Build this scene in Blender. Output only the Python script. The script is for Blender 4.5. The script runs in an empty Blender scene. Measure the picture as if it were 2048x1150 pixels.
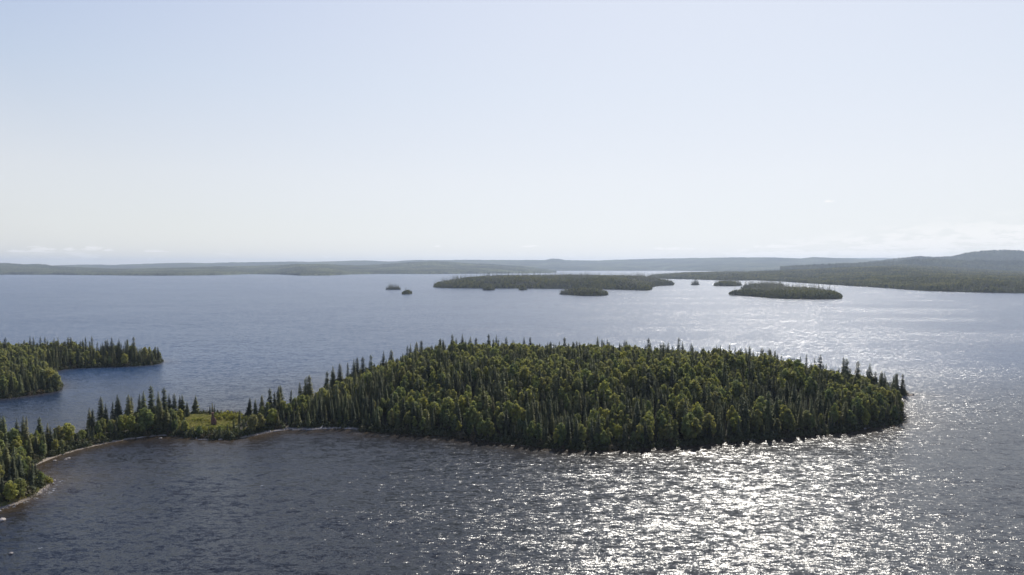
import bpy, bmesh, math, random
import numpy as np
from mathutils import Vector, Matrix
R = math.radians
rng = np.random.default_rng(7)
random.seed(7)
SC = bpy.context.scene
COL = SC.collection

# ---------------------------------------------------------------- camera
F, CX, CY, HOR, H = 1365.0, 1024.0, 575.0, 533.0, 70.0      # pixels of the 2048 px frame, metres
PITCH = math.atan((CY - HOR) / F)
cam = bpy.data.cameras.new('camera'); cam_o = bpy.data.objects.new('camera', cam); COL.objects.link(cam_o)
cam.sensor_width = 36.0; cam.lens = 36.0 * F / 2048.0
cam.clip_start = 1.0; cam.clip_end = 80000.0
cam_o.location = (0, 0, H); cam_o.rotation_euler = (R(90) - PITCH, 0, 0)
SC.camera = cam_o

# ---------------------------------------------------------------- light
SUN_EL, SUN_AZ = R(40), R(18.5)
w = bpy.data.worlds.new('World'); SC.world = w; w.use_nodes = True
nt = w.node_tree; nt.nodes.clear()
def N(nt, t, **kw):
    n = nt.nodes.new(t)
    for k, v in kw.items():
        if k.startswith('i_'): n.inputs[k[2:].replace('_', ' ')].default_value = v
        else: setattr(n, k, v)
    return n
def M(nt, op, a, b=None, c=None, clamp=False):
    n = nt.nodes.new('ShaderNodeMath'); n.operation = op; n.use_clamp = clamp
    for i, v in enumerate((a, b, c)):
        if v is None: continue
        if isinstance(v, (int, float)): n.inputs[i].default_value = v
        else: nt.links.new(v, n.inputs[i])
    return n.outputs[0]
def MIX(nt, f, a, b, blend='MIX'):
    n = nt.nodes.new('ShaderNodeMix'); n.data_type = 'RGBA'; n.blend_type = blend
    for s, v in ((0, f), (6, a), (7, b)):
        if isinstance(v, (int, float)): n.inputs[s].default_value = v
        elif isinstance(v, tuple): n.inputs[s].default_value = (*v, 1)
        else: nt.links.new(v, n.inputs[s])
    return n.outputs[2]
def RAMP(nt, f, stops, interp='LINEAR'):
    n = nt.nodes.new('ShaderNodeValToRGB'); n.color_ramp.interpolation = interp
    el = n.color_ramp.elements
    while len(el) > 1: el.remove(el[-1])
    for i, (p, c) in enumerate(stops):
        e = el[0] if i == 0 else el.new(p)
        e.position = p; e.color = (*c, 1) if isinstance(c, tuple) else (c, c, c, 1)
    nt.links.new(f, n.inputs[0]); return n.outputs[0]
def MR(nt, v, a, b, c=0., d=1., smooth=True):
    n = nt.nodes.new('ShaderNodeMapRange'); n.interpolation_type = 'SMOOTHSTEP' if smooth else 'LINEAR'
    nt.links.new(v, n.inputs[0])
    for i, x in enumerate((a, b, c, d)): n.inputs[i + 1].default_value = x
    return n.outputs[0]

sky = N(nt, 'ShaderNodeTexSky', sky_type='NISHITA', sun_disc=False, sun_elevation=SUN_EL, sun_rotation=SUN_AZ,
        altitude=300, air_density=1.0, dust_density=0.35, ozone_density=2.0)
hs = N(nt, 'ShaderNodeHueSaturation', i_Saturation=0.58); nt.links.new(sky.outputs[0], hs.inputs['Color'])
tc = N(nt, 'ShaderNodeTexCoord'); sp = N(nt, 'ShaderNodeSeparateXYZ'); nt.links.new(tc.outputs['Generated'], sp.inputs[0])
az = M(nt, 'ARCTAN2', sp.outputs[0], sp.outputs[1]); el_ = M(nt, 'ARCSINE', sp.outputs[2])
cv = N(nt, 'ShaderNodeCombineXYZ'); nt.links.new(M(nt, 'MULTIPLY', az, 26), cv.inputs[0]); nt.links.new(M(nt, 'MULTIPLY', el_, 95), cv.inputs[1])
cn = N(nt, 'ShaderNodeTexNoise', i_Scale=1.0, i_Detail=6.0, i_Roughness=0.6); nt.links.new(cv.outputs[0], cn.inputs['Vector'])
top = M(nt, 'ADD', 0.02, M(nt, 'MULTIPLY', 0.045, MR(nt, az, 0.15, 0.66)))     # clouds stand taller to the right
band = M(nt, 'MULTIPLY', MR(nt, el_, 0.002, 0.016), M(nt, 'SUBTRACT', 1.0, MR(nt, M(nt, 'DIVIDE', el_, top), 0.5, 1.1)))
cov = M(nt, 'ADD', M(nt, 'ADD', 0.42, M(nt, 'MULTIPLY', 0.12, MR(nt, az, 0.05, 0.5))), M(nt, 'MULTIPLY', 0.09, MR(nt, az, -0.45, -0.6)))
cl = M(nt, 'MULTIPLY', MR(nt, M(nt, 'ADD', cn.outputs[0], M(nt, 'SUBTRACT', cov, 1.0)), -0.02, 0.10), band, clamp=True)
pale = RAMP(nt, M(nt, 'DIVIDE', el_, 1.5708), [(0, (.90, .88, .83)), (.03, (.87, .865, .84)), (.08, (.82, .835, .86)), (.16, (.61, .71, .87)), (.235, (.44, .56, .84)), (.32, (.20, .37, .88)), (.5, (.07, .18, .55)), (1, (.04, .10, .32))])
pale = MIX(nt, 1.0, pale, (10, 10, 10), 'MULTIPLY')
skyc = MIX(nt, 0.70, hs.outputs[0], pale)
dt = N(nt, 'ShaderNodeVectorMath', operation='DOT_PRODUCT'); nt.links.new(tc.outputs['Generated'], dt.inputs[0])
dt.inputs[1].default_value = (math.sin(SUN_AZ) * math.cos(SUN_EL), math.cos(SUN_AZ) * math.cos(SUN_EL), math.sin(SUN_EL))
skyc = MIX(nt, M(nt, 'MULTIPLY', MR(nt, dt.outputs['Value'], .58, .95, smooth=False), .62), skyc, (8.9, 9.15, 9.7))
skyc = MIX(nt, 1.0, skyc, RAMP(nt, MR(nt, dt.outputs['Value'], -.6, .5, smooth=False), [(0, .42), (1, 1.0)]), 'MULTIPLY')   # the sky away from the sun is deeper       # summer haze whitens the clear-sky model
def blob(px, py, w_, h_):      # small fair-weather clouds low over the hills: direction and size
    a = math.atan((px - 1024) / F); e = (533 - py) / F * math.cos(a); w_ /= F; h_ /= F
    dx = M(nt, 'DIVIDE', M(nt, 'SUBTRACT', az, a), w_); dy = M(nt, 'DIVIDE', M(nt, 'SUBTRACT', el_, e), h_)
    dy = M(nt, 'ADD', dy, M(nt, 'MULTIPLY', M(nt, 'ABSOLUTE', M(nt, 'MINIMUM', dy, 0.0)), -1.2))
    return M(nt, 'SUBTRACT', 1.0, M(nt, 'SQRT', M(nt, 'ADD', M(nt, 'MULTIPLY', dx, dx), M(nt, 'MULTIPLY', dy, dy))))
bl = None
for b_ in ((82, 499, 30, 8), (140, 500, 16, 6), (188, 498, 26, 9), (216, 501, 14, 6), (312, 503, 36, 5), (60, 503, 60, 4), (876, 493, 12, 6), (1058, 493, 26, 6), (1340, 498, 70, 6), (1550, 494, 60, 8), (1655, 404, 12, 5), (1850, 484, 75, 14), (1990, 482, 90, 18), (2060, 470, 60, 22), (1760, 496, 80, 9)):
    v_ = blob(*b_); bl = v_ if bl is None else M(nt, 'MAXIMUM', bl, v_)
cn2 = N(nt, 'ShaderNodeTexNoise', i_Scale=3.2, i_Detail=6.0, i_Roughness=0.65); nt.links.new(cv.outputs[0], cn2.inputs['Vector'])
bl = MR(nt, M(nt, 'ADD', M(nt, 'MAXIMUM', bl, -1.0), M(nt, 'MULTIPLY', M(nt, 'SUBTRACT', cn2.outputs[0], .5), 2.6)), .25, .75)
cl = M(nt, 'MAXIMUM', cl, bl, clamp=True)
cloud = MIX(nt, M(nt, 'MULTIPLY', cl, 0.6), skyc, (10.8, 10.6, 10.4))
bg = N(nt, 'ShaderNodeBackground', i_Strength=0.10); nt.links.new(cloud, bg.inputs[0])
wo = N(nt, 'ShaderNodeOutputWorld'); nt.links.new(bg.outputs[0], wo.inputs[0])

sun = bpy.data.lights.new('sun', 'SUN'); sun.energy = 4.6; sun.angle = R(0.53); sun.color = (1.0, 0.95, 0.86)
sun_o = bpy.data.objects.new('sun', sun); COL.objects.link(sun_o)
sv = Vector((math.sin(SUN_AZ) * math.cos(SUN_EL), math.cos(SUN_AZ) * math.cos(SUN_EL), math.sin(SUN_EL)))
sun_o.rotation_euler = sv.to_track_quat('Z', 'Y').to_euler(); sun_o.location = sv * 500
SC.view_settings.view_transform = 'Standard'; SC.view_settings.look = 'None'
SC.view_settings.exposure = 0.0; SC.view_settings.gamma = 1.0
cy = SC.cycles
cy.max_bounces = 6; cy.diffuse_bounces = 3; cy.glossy_bounces = 2; cy.transmission_bounces = 4
cy.volume_bounces = 0; cy.transparent_max_bounces = 4; cy.sample_clamp_indirect = 4; cy.sample_clamp_direct = 0
cy.use_denoising = True; cy.denoiser = 'OPENIMAGEDENOISE'; cy.denoising_prefilter = 'ACCURATE'; cy.use_adaptive_sampling = False

# ---------------------------------------------------------------- helpers
def P(px, py, z=0.0):
    """pixel of the photograph -> point of the plane at height z (used to survey the shores)"""
    u, v = (px - CX) / F, (CY - py) / F
    d = (u, math.cos(PITCH) + v * math.sin(PITCH), -math.sin(PITCH) + v * math.cos(PITCH))
    t = (z - H) / d[2]
    return np.array((d[0] * t, d[1] * t))
def PIX(x, y, z):
    yf = y * math.cos(PITCH) - (z - H) * math.sin(PITCH); yu = y * math.sin(PITCH) + (z - H) * math.cos(PITCH)
    return CX + F * x / yf, CY - F * yu / yf
def tag(o, label=None, cat=None, group=None, kind=None):
    for k, v in (('label', label), ('category', cat), ('group', group), ('kind', kind)):
        if v: o[k] = v
    return o
def mesh(name, V, Fc, mats=(), smooth=False, mi=None):
    me = bpy.data.meshes.new(name)
    V = np.asarray(V, dtype=np.float32)
    if isinstance(Fc, np.ndarray) and Fc.ndim == 2:
        n, k = Fc.shape
        me.vertices.add(len(V)); me.vertices.foreach_set('co', V.ravel())
        me.loops.add(n * k); me.loops.foreach_set('vertex_index', Fc.astype(np.int32).ravel())
        me.polygons.add(n); me.polygons.foreach_set('loop_start', np.arange(0, n * k, k, dtype=np.int32))
        me.update(calc_edges=True)
    else:
        me.from_pydata([tuple(map(float, v)) for v in V], [], [tuple(map(int, f)) for f in Fc]); me.update()
    for m in mats: me.materials.append(m)
    if mi is not None: me.polygons.foreach_set('material_index', np.asarray(mi, dtype=np.int32))
    if smooth: me.polygons.foreach_set('use_smooth', np.ones(len(me.polygons), dtype=bool))
    return me
def link(name, me, parent=None, loc=None):
    o = bpy.data.objects.new(name, me); COL.objects.link(o)
    if parent: o.parent = parent
    if loc is not None: o.location = loc
    return o
def attr(me, name, vals, kind='FLOAT'):
    a = me.attributes.new(name, kind, 'POINT')
    a.data.foreach_set('value' if kind in ('FLOAT', 'INT') else 'vector', np.asarray(vals, dtype=np.float32 if kind != 'INT' else np.int32).ravel())
def densify(poly, step):
    out = []
    for a, b in zip(poly, np.roll(poly, -1, axis=0)):
        n = max(1, int(np.hypot(*(b - a)) / step))
        out += [a + (b - a) * t / n for t in range(n)]
    return np.array(out)
def smooth_poly(poly, it=2):
    for _ in range(it):
        q = np.roll(poly, -1, axis=0)
        poly = np.stack([poly * .75 + q * .25, poly * .25 + q * .75], 1).reshape(-1, 2)
    return poly
def sdf(poly, X, Y):
    """signed distance, positive inside"""
    X = np.asarray(X, float); Y = np.asarray(Y, float)
    d = np.full(X.shape, 1e18); ins = np.zeros(X.shape, bool)
    for a, b in zip(poly, np.roll(poly, -1, axis=0)):
        e = b - a; L = max(e @ e, 1e-9)
        t = np.clip(((X - a[0]) * e[0] + (Y - a[1]) * e[1]) / L, 0, 1)
        d = np.minimum(d, (X - a[0] - t * e[0]) ** 2 + (Y - a[1] - t * e[1]) ** 2)
        if a[1] != b[1]:
            c = ((a[1] > Y) != (b[1] > Y)) & (X < (b[0] - a[0]) * (Y - a[1]) / (b[1] - a[1]) + a[0]); ins ^= c
    return np.where(ins, 1, -1) * np.sqrt(d)
def dline(pts, X, Y):
    d = np.full(np.shape(X), 1e18)
    for a, b in zip(pts[:-1], pts[1:]):
        e = b - a; t = np.clip(((X - a[0]) * e[0] + (Y - a[1]) * e[1]) / (e @ e), 0, 1)
        d = np.minimum(d, np.hypot(X - a[0] - t * e[0], Y - a[1] - t * e[1]))
    return d
_G = rng.random((256, 256))
def vnoise(x, y, oct=4, rough=.5):
    """fractal value noise, 0..1, one lattice cell per unit"""
    s = 0; a = 1; tot = 0
    x = np.asarray(x, float); y = np.asarray(y, float)
    for o in range(oct):
        xi = np.floor(x).astype(int); yi = np.floor(y).astype(int); fx = x - xi; fy = y - yi
        fx = fx * fx * (3 - 2 * fx); fy = fy * fy * (3 - 2 * fy)
        g = lambda i, j: _G[(xi + i) % 256, (yi + j) % 256]
        s = s + a * ((g(0, 0) * (1 - fx) + g(1, 0) * fx) * (1 - fy) + (g(0, 1) * (1 - fx) + g(1, 1) * fx) * fy)
        tot += a; a *= rough; x = x * 2.03 + 17.3; y = y * 2.03 + 5.7
    return s / tot
def sstep(x, a, b):
    t = np.clip((x - a) / (b - a), 0, 1); return t * t * (3 - 2 * t)

# ---------------------------------------------------------------- materials
def material(name):
    m = bpy.data.materials.new(name); m.use_nodes = True; m.node_tree.nodes.clear()
    return m, m.node_tree
def out(nt, s):
    o = N(nt, 'ShaderNodeOutputMaterial'); nt.links.new(s, o.inputs[0]); return o
def leaf_mat(name, cols, trans, patch=0.0, rough=0.75):
    m, t = material(name)
    oi = N(t, 'ShaderNodeObjectInfo')
    c = RAMP(t, oi.outputs['Random'], cols)
    c = MIX(t, 1.0, c, oi.outputs['Color'], 'MULTIPLY')
    geo = N(t, 'ShaderNodeNewGeometry')
    n = N(t, 'ShaderNodeTexNoise', i_Scale=0.9, i_Detail=2.0); t.links.new(geo.outputs['Position'], n.inputs['Vector'])
    c = MIX(t, 1.0, c, RAMP(t, n.outputs[0], [(0.3, .62), (0.7, 1.35)]), 'MULTIPLY')
    if patch:
        n2 = N(t, 'ShaderNodeTexNoise', i_Scale=patch, i_Detail=3.0); t.links.new(geo.outputs['Position'], n2.inputs['Vector'])
        c = MIX(t, 1.0, c, RAMP(t, n2.outputs[0], [(0.35, (.6, .66, .72)), (0.65, (1.4, 1.3, 1.05))]), 'MULTIPLY')
    d = N(t, 'ShaderNodeBsdfPrincipled', i_Roughness=rough); d.inputs['Specular IOR Level'].default_value = 0.25
    tr = N(t, 'ShaderNodeBsdfTranslucent'); t.links.new(c, d.inputs['Base Color'])
    t.links.new(MIX(t, 1.0, c, (1.12, 1.1, .7), 'MULTIPLY'), tr.inputs[0])
    ms = N(t, 'ShaderNodeMixShader', i_Fac=trans); ms.inputs[0].default_value = trans
    t.links.new(d.outputs[0], ms.inputs[1]); t.links.new(tr.outputs[0], ms.inputs[2]); out(t, ms.outputs[0])
    return m
def plain_mat(name, c1, c2, scale, rough=0.9, c3=None, bump=0.0, stretch=(1, 1, 1)):
    m, t = material(name)
    tc = N(t, 'ShaderNodeTexCoord'); mp = N(t, 'ShaderNodeMapping'); mp.inputs['Scale'].default_value = stretch
    t.links.new(tc.outputs['Object'], mp.inputs[0])
    n = N(t, 'ShaderNodeTexNoise', i_Scale=scale, i_Detail=5.0); t.links.new(mp.outputs[0], n.inputs['Vector'])
    st = [(0.35, c1), (0.62, c2)] + ([(0.75, c3)] if c3 else [])
    d = N(t, 'ShaderNodeBsdfPrincipled', i_Roughness=rough); t.links.new(RAMP(t, n.outputs[0], st), d.inputs['Base Color'])
    if bump:
        b = N(t, 'ShaderNodeBump', i_Strength=bump, i_Distance=0.1); t.links.new(n.outputs[0], b.inputs['Height']); t.links.new(b.outputs[0], d.inputs['Normal'])
    out(t, d.outputs[0]); return m
M_BIRCH = leaf_mat('birch_leaves', [(0, (.22, .245, .11)), (.35, (.30, .315, .125)), (.7, (.38, .375, .14)), (1, (.27, .265, .135))], 0.46)
M_SPRUCE = leaf_mat('spruce_needles', [(0, (.12, .132, .070)), (.5, (.185, .198, .092)), (.8, (.23, .24, .105)), (1, (.20, .195, .10))], 0.36)
M_SHRUB = leaf_mat('shrub_leaves', [(0, (.16, .19, .05)), (.6, (.24, .25, .065)), (1, (.27, .26, .09))], 0.40)
M_BRUSH = leaf_mat('shaded_brush_leaves', [(0, (.06, .07, .03)), (.7, (.10, .11, .045)), (1, (.12, .085, .05))], 0.2)  # waterline brush: shade under the overhanging trees painted into darker leaf colours
M_FARB = leaf_mat('far_birch_leaves', [(0, (.12, .135, .06)), (1, (.21, .215, .085))], 0.38, patch=0.006)
M_FARS = leaf_mat('far_spruce_needles', [(0, (.05, .065, .03)), (1, (.09, .10, .042))], 0.18, patch=0.006)
M_BARKB = plain_mat('birch_bark', (.10, .09, .075), (.30, .28, .25), 6, stretch=(1, 1, 3))
M_BARKS = plain_mat('spruce_bark', (.05, .04, .032), (.13, .105, .085), 5)
M_DRIFT = plain_mat('bleached_wood', (.33, .29, .26), (.62, .57, .52), 4, c3=(.42, .37, .33), stretch=(.3, 3, 3))
M_ROCK = plain_mat('grey_rock', (.13, .11, .095), (.46, .41, .37), 2.5, c3=(.24, .21, .185), bump=.5)
M_STONE = plain_mat('red_stone', (.11, .055, .045), (.24, .13, .11), 3.5, c3=(.17, .10, .085), bump=.6)
M_FOAM = plain_mat('foam', (.62, .64, .66), (.85, .86, .88), 3)

def ground_mat():
    m, t = material('island_soil')
    geo = N(t, 'ShaderNodeNewGeometry')
    n = N(t, 'ShaderNodeTexNoise', i_Scale=0.35, i_Detail=6.0); t.links.new(geo.outputs['Position'], n.inputs['Vector'])
    n2 = N(t, 'ShaderNodeTexNoise', i_Scale=2.6, i_Detail=6.0, i_Roughness=.75); t.links.new(geo.outputs['Position'], n2.inputs['Vector'])
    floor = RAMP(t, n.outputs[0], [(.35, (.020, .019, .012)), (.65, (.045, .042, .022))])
    grass = RAMP(t, n.outputs[0], [(.36, (.20, .21, .07)), (.5, (.31, .29, .115)), (.62, (.43, .35, .20))])
    grass = MIX(t, 1.0, grass, RAMP(t, n2.outputs[0], [(.3, .6), (.7, 1.3)]), 'MULTIPLY')
    sand = RAMP(t, n2.outputs[0], [(.32, (.10, .075, .055)), (.5, (.29, .235, .18)), (.68, (.48, .42, .35))])
    ac = N(t, 'ShaderNodeAttribute', attribute_name='clearing'); ab = N(t, 'ShaderNodeAttribute', attribute_name='beach')
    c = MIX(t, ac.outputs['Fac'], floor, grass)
    c = MIX(t, ab.outputs['Fac'], c, sand)
    d = N(t, 'ShaderNodeBsdfPrincipled', i_Roughness=0.95); t.links.new(c, d.inputs['Base Color'])
    b = N(t, 'ShaderNodeBump', i_Strength=0.6, i_Distance=0.3); t.links.new(n2.outputs[0], b.inputs['Height']); t.links.new(b.outputs[0], d.inputs['Normal'])
    out(t, d.outputs[0]); return m
M_GROUND = ground_mat()
def hill_mat(name, dark, lite, scale):
    """wooded hillside seen from kilometres away"""
    m, t = material(name)
    geo = N(t, 'ShaderNodeNewGeometry')
    n = N(t, 'ShaderNodeTexNoise', i_Scale=0.0022, i_Detail=5.0, i_Roughness=.6); t.links.new(geo.outputs['Position'], n.inputs['Vector'])
    n2 = N(t, 'ShaderNodeTexNoise', i_Scale=scale, i_Detail=3.0, i_Roughness=.7); t.links.new(geo.outputs['Position'], n2.inputs['Vector'])
    c = RAMP(t, n.outputs[0], [(.38, dark), (.62, lite)])
    c = MIX(t, 1.0, c, RAMP(t, n2.outputs[0], [(.38, .3), (.64, 1.7)]), 'MULTIPLY')
    d = N(t, 'ShaderNodeBsdfDiffuse'); t.links.new(c, d.inputs[0]); out(t, d.outputs[0]); return m
M_HILL = hill_mat('wooded_hillside', (.045, .052, .042), (.125, .135, .075), 0.05)
M_BLUFF = hill_mat('wooded_bluff', (.030, .038, .030), (.068, .076, .042), 0.06)

def water_mat():
    m, t = material('lake_water')
    geo = N(t, 'ShaderNodeNewGeometry'); pos = geo.outputs['Position']
    def layer(scale, sx, rot, ax, ay, detail=1.0, off=0.0):
        mp = N(t, 'ShaderNodeMapping'); mp.inputs['Rotation'].default_value = (0, 0, R(rot)); mp.inputs['Scale'].default_value = (scale * sx, scale, scale)
        mp.inputs['Location'].default_value = (off, off * .7, 0)
        t.links.new(pos, mp.inputs[0])
        n = N(t, 'ShaderNodeTexNoise', i_Scale=1.0, i_Detail=detail, i_Roughness=.5); t.links.new(mp.outputs[0], n.inputs['Vector'])
        s = N(t, 'ShaderNodeSeparateColor'); t.links.new(n.outputs['Color'], s.inputs[0])
        return M(t, 'MULTIPLY', M(t, 'SUBTRACT', s.outputs[0], .5), ax), M(t, 'MULTIPLY', M(t, 'SUBTRACT', s.outputs[1], .5), ay)
    L = [layer(.13, .30, 8, .12, .22, off=3), layer(.40, .50, -9, .50, .50, off=9), layer(1.1, .55, 6, 
         .78, .68, off=21), layer(3.8, .8, 20, 1.05, .84, off=40)]
    # gusts: long patches where the wind roughens the lake
    mp = N(t, 'ShaderNodeMapping'); mp.inputs['Scale'].default_value = (.0035, .0075, 1); mp.inputs['Rotation'].default_value = (0, 0, R(-12)); t.links.new(pos, mp.inputs[0])
    g = N(t, 'ShaderNodeTexNoise', i_Scale=1.0, i_Detail=5.0, i_Roughness=.6); t.links.new(mp.outputs[0], g.inputs['Vector'])
    gust = RAMP(t, g.outputs[0], [(.34, .62), (.5, 1.0), (.64, 1.35)])
    ash = N(t, 'ShaderNodeAttribute', attribute_name='calm')
    amp = M(t, 'MULTIPLY', gust, M(t, 'SUBTRACT', 1.0, M(t, 'MULTIPLY', ash.outputs['Fac'], .6)))
    sx = L[0][0]; sy = L[0][1]
    for a, b in L[1:]: sx = M(t, 'ADD', sx, a); sy = M(t, 'ADD', sy, b)
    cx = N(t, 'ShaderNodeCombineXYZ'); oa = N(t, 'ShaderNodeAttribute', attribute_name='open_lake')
    t.links.new(M(t, 'MULTIPLY', M(t, 'MULTIPLY', sx, amp), M(t, 'ADD', .92, M(t, 'MULTIPLY', oa.outputs['Fac'], .38))), cx.inputs[0]); t.links.new(M(t, 'MULTIPLY', sy, amp), cx.inputs[1]); cx.inputs[2].default_value = 1.0
    nm = N(t, 'ShaderNodeVectorMath', operation='NORMALIZE'); t.links.new(cx.outputs[0], nm.inputs[0])
    sh = N(t, 'ShaderNodeAttribute', attribute_name='shallow')
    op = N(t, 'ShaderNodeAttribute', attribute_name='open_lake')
    c = MIX(t, sh.outputs['Fac'], MIX(t, op.outputs['Fac'], (.005, .008, .015), (.010, .043, .110)), (.062, .042, .023))  # open lake: sky reflection and haze painted in as a bluer base colour
    d = N(t, 'ShaderNodeBsdfPrincipled', i_Roughness=0.25, i_IOR=1.333); t.links.new(c, d.inputs['Base Color']); t.links.new(nm.outputs[0], d.inputs['Normal'])
    out(t, d.outputs[0]); return m
M_WATER = water_mat()

# ---------------------------------------------------------------- surveyed shores (plane z = 0)
def poly(pts, it=2): return smooth_poly(np.array([P(x, y) for x, y in pts]), it)
MAIN = poly([(-160, 1040), (-60, 1032), (0, 1020), (45, 1006), (80, 990), (106, 970), (100, 957), (76, 948), (58, 938), (72, 930), (110, 915), (150, 902), (200, 890), (250, 880), (300, 873),
             (345, 871), (390, 876), (440, 879), (480, 877), (510, 872), (540, 864), (575, 858), (620, 860), (660, 856), (700, 857), (740, 862), (800, 866), (870, 869),
             (930, 875), (990, 882), (1050, 889), (1110, 896), (1180, 899), (1260, 897), (1340, 892), (1420, 886), (1500, 880), (1580, 873), (1650, 867), (1720, 858), (1765, 849),
             (1800, 848), (1802, 838), (1796, 815), (1796, 798), (1812, 793), (1834, 790), (1815, 786), (1780, 784), (1700, 782), (1600, 766), (1500, 752), (1400, 742), (1250, 735), (1050, 732),
             (900, 733), (800, 740), (700, 768), (600, 816), (545, 838), (505, 838), (470, 832), (430, 829), (390, 829), (330, 834), (270, 842), (215, 852), (175, 866), (140, 880), (100, 892), (0, 905), (-160, 922)])
NORTH = poly([(323, 722), (319, 727), (290, 731), (240, 733), (180, 735), (125, 738), (92, 746), (98, 758), (118, 767), (122, 775), (112, 783), (60, 790), (0, 797), (-170, 806),
              (-170, 716), (-40, 718), (60, 717), (160, 718), (240, 718), (300, 719)])
CLEAR = poly([(356, 835), (395, 830), (440, 831), (472, 837), (478, 852), (460, 869), (410, 873), (368, 867), (340, 850)], 2)
BEACHES = [np.array([P(x, y) for x, y in L]) for L in (
    [(-60, 1030), (0, 1018), (45, 1004), (80, 988), (104, 970), (98, 956), (62, 938), (72, 930), (110, 915), (150, 902), (200, 890), (250, 880), (320, 872)],
    [(488, 875), (500, 873), (510, 871), (540, 864), (575, 858), (620, 859), (660, 856), (715, 858)],
    [(1800, 800), (1808, 793), (1834, 790)])]
def g_main(X, Y):
    s = sdf(MAIN, X, Y)
    hill = 11.0 * sstep(s, 2, 62) * sstep(X, -135, -68) + 1.2 * np.exp(-((X + 38) / 34) ** 2) * sstep(s, 5, 50)
    low = 1.6 * sstep(s, 0, 12)
    z = low + hill + (vnoise(X / 14, Y / 14, 3) - .5) * 1.6 * sstep(s, 3, 15)
    return np.where(s < 0, np.maximum(s * .25, -1.5), z), s
def g_north(X, Y):
    s = sdf(NORTH, X, Y); z = 2.0 * sstep(s, 0, 14) + (vnoise(X / 14, Y / 14, 3) - .5) * 1.4 * sstep(s, 3, 15)
    return np.where(s < 0, np.maximum(s * .25, -1.5), z), s

def grid_land(name, pl, gfun, step, mat, extra=None):
    x0, y0 = pl.min(0) - 8; x1, y1 = pl.max(0) + 8
    xs = np.arange(x0, x1 + step, step); ys = np.arange(y0, y1 + step, step)
    X, Y = np.meshgrid(xs, ys); Z, s = gfun(X, Y)
    idx = np.arange(X.size).reshape(X.shape)
    keep = s > -8
    q = np.stack([idx[:-1, :-1], idx[:-1, 1:], idx[1:, 1:], idx[1:, :-1]], -1).reshape(-1, 4)
    q = q[keep.ravel()[q].any(1)]
    used = np.unique(q); rm = -np.ones(X.size, int); rm[used] = np.arange(len(used))
    V = np.stack([X.ravel(), Y.ravel(), Z.ravel()], 1)[used]
    me = mesh(name, V, rm[q], [mat], smooth=True)
    if extra: extra(me, V, s.ravel()[used])
    return tag(link(name, me), kind='structure')
def near_attrs(me, V, s):
    b = np.zeros(len(V)); X, Y = V[:, 0], V[:, 1]
    for B, wd in zip(BEACHES, (2.5, 1.8, 2.0)):
        b = np.maximum(b, 1 - sstep(dline(B, X, Y), wd, wd + 1.6))
    attr(me, 'beach', b); attr(me, 'clearing', np.maximum(sstep(sdf(CLEAR, X, Y), -2.5, 1.0), .6 * (1 - sstep(dline(BEACHES[0][:6], X, Y), 5, 9))))
grid_land('island_ground', MAIN, g_main, 1.6, M_GROUND, near_attrs)
grid_land('peninsula_ground', NORTH, g_north, 2.5, M_GROUND, lambda me, V, s: (attr(me, 'beach', (1 - sstep(dline(np.array([P(-100, 803), P(0, 797), P(70, 789)]), V[:, 0], V[:, 1]), 2, 4))), attr(me, 'clearing', V[:, 0] * 0)))

# ---- lake: one sheet to the horizon, finely divided where the shores are near
xs = np.unique(np.concatenate([np.linspace(-20000, -400, 14), np.arange(-400, 320, 4.0), np.linspace(320, 20000, 14)]))
ys = np.unique(np.concatenate([np.linspace(-3000, 120, 6), np.arange(120, 620, 4.0), np.linspace(620, 21000, 16)]))
X, Y = np.meshgrid(xs, ys); idx = np.arange(X.size).reshape(X.shape)
q = np.stack([idx[:-1, :-1], idx[:-1, 1:], idx[1:, 1:], idx[1:, :-1]], -1).reshape(-1, 4)
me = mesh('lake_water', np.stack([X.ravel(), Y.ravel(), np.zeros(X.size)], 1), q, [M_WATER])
nearm = (X > -420) & (X < 330) & (Y > 110) & (Y < 630)
dm = np.full(X.shape, 1e3); dn = dm.copy()
dm[nearm] = -sdf(MAIN, X[nearm], Y[nearm]); dn[nearm] = -sdf(NORTH, X[nearm], Y[nearm])
wb = np.clip(vnoise(X / 40, Y / 40, 3) * 1.4, .5, 1.3)
sh = np.maximum(np.exp(-np.clip(dm, 0, None) / (13 * wb)), .8 * np.exp(-np.clip(dn, 0, None) / (9 * wb)))
attr(me, 'shallow', sh.ravel())
lee = np.maximum(np.exp(-np.clip(dn, 0, None) / 40) * (Y < 480) * .8, .22 * sstep(Y - .25 * X, 420, 900))
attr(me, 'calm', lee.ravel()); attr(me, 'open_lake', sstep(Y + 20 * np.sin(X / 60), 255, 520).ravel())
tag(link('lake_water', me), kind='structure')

# ---------------------------------------------------------------- tree meshes (unit: metres, base at the origin)
def tube(pts, rad, n=6):
    V, Fc = [], []
    for i, (p, r) in enumerate(zip(pts, rad)):
        d = np.array(pts[min(i + 1, len(pts) - 1)]) - np.array(pts[max(i - 1, 0)]); d = d / (np.linalg.norm(d) + 1e-9)
        a = np.cross(d, (0, 1, .3)); a /= np.linalg.norm(a) + 1e-9; b = np.cross(d, a)
        for k in range(n): th = 2 * math.pi * k / n; V.append(np.array(p) + r * (a * math.cos(th) + b * math.sin(th)))
    for i in range(len(pts) - 1):
        for k in range(n): Fc.append((i * n + k, i * n + (k + 1) % n, (i + 1) * n + (k + 1) % n, (i + 1) * n + k))
    Fc.append(tuple(range(n))[::-1]); Fc.append(tuple((len(pts) - 1) * n + k for k in range(n)))
    return V, Fc
def join(parts):
    V, Fc, mi = [], [], []
    for (v, f, m) in parts:
        o = len(V); V += list(v); Fc += [tuple(i + o for i in x) for x in f]; mi += [m] * len(f)
    return V, Fc, mi
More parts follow.
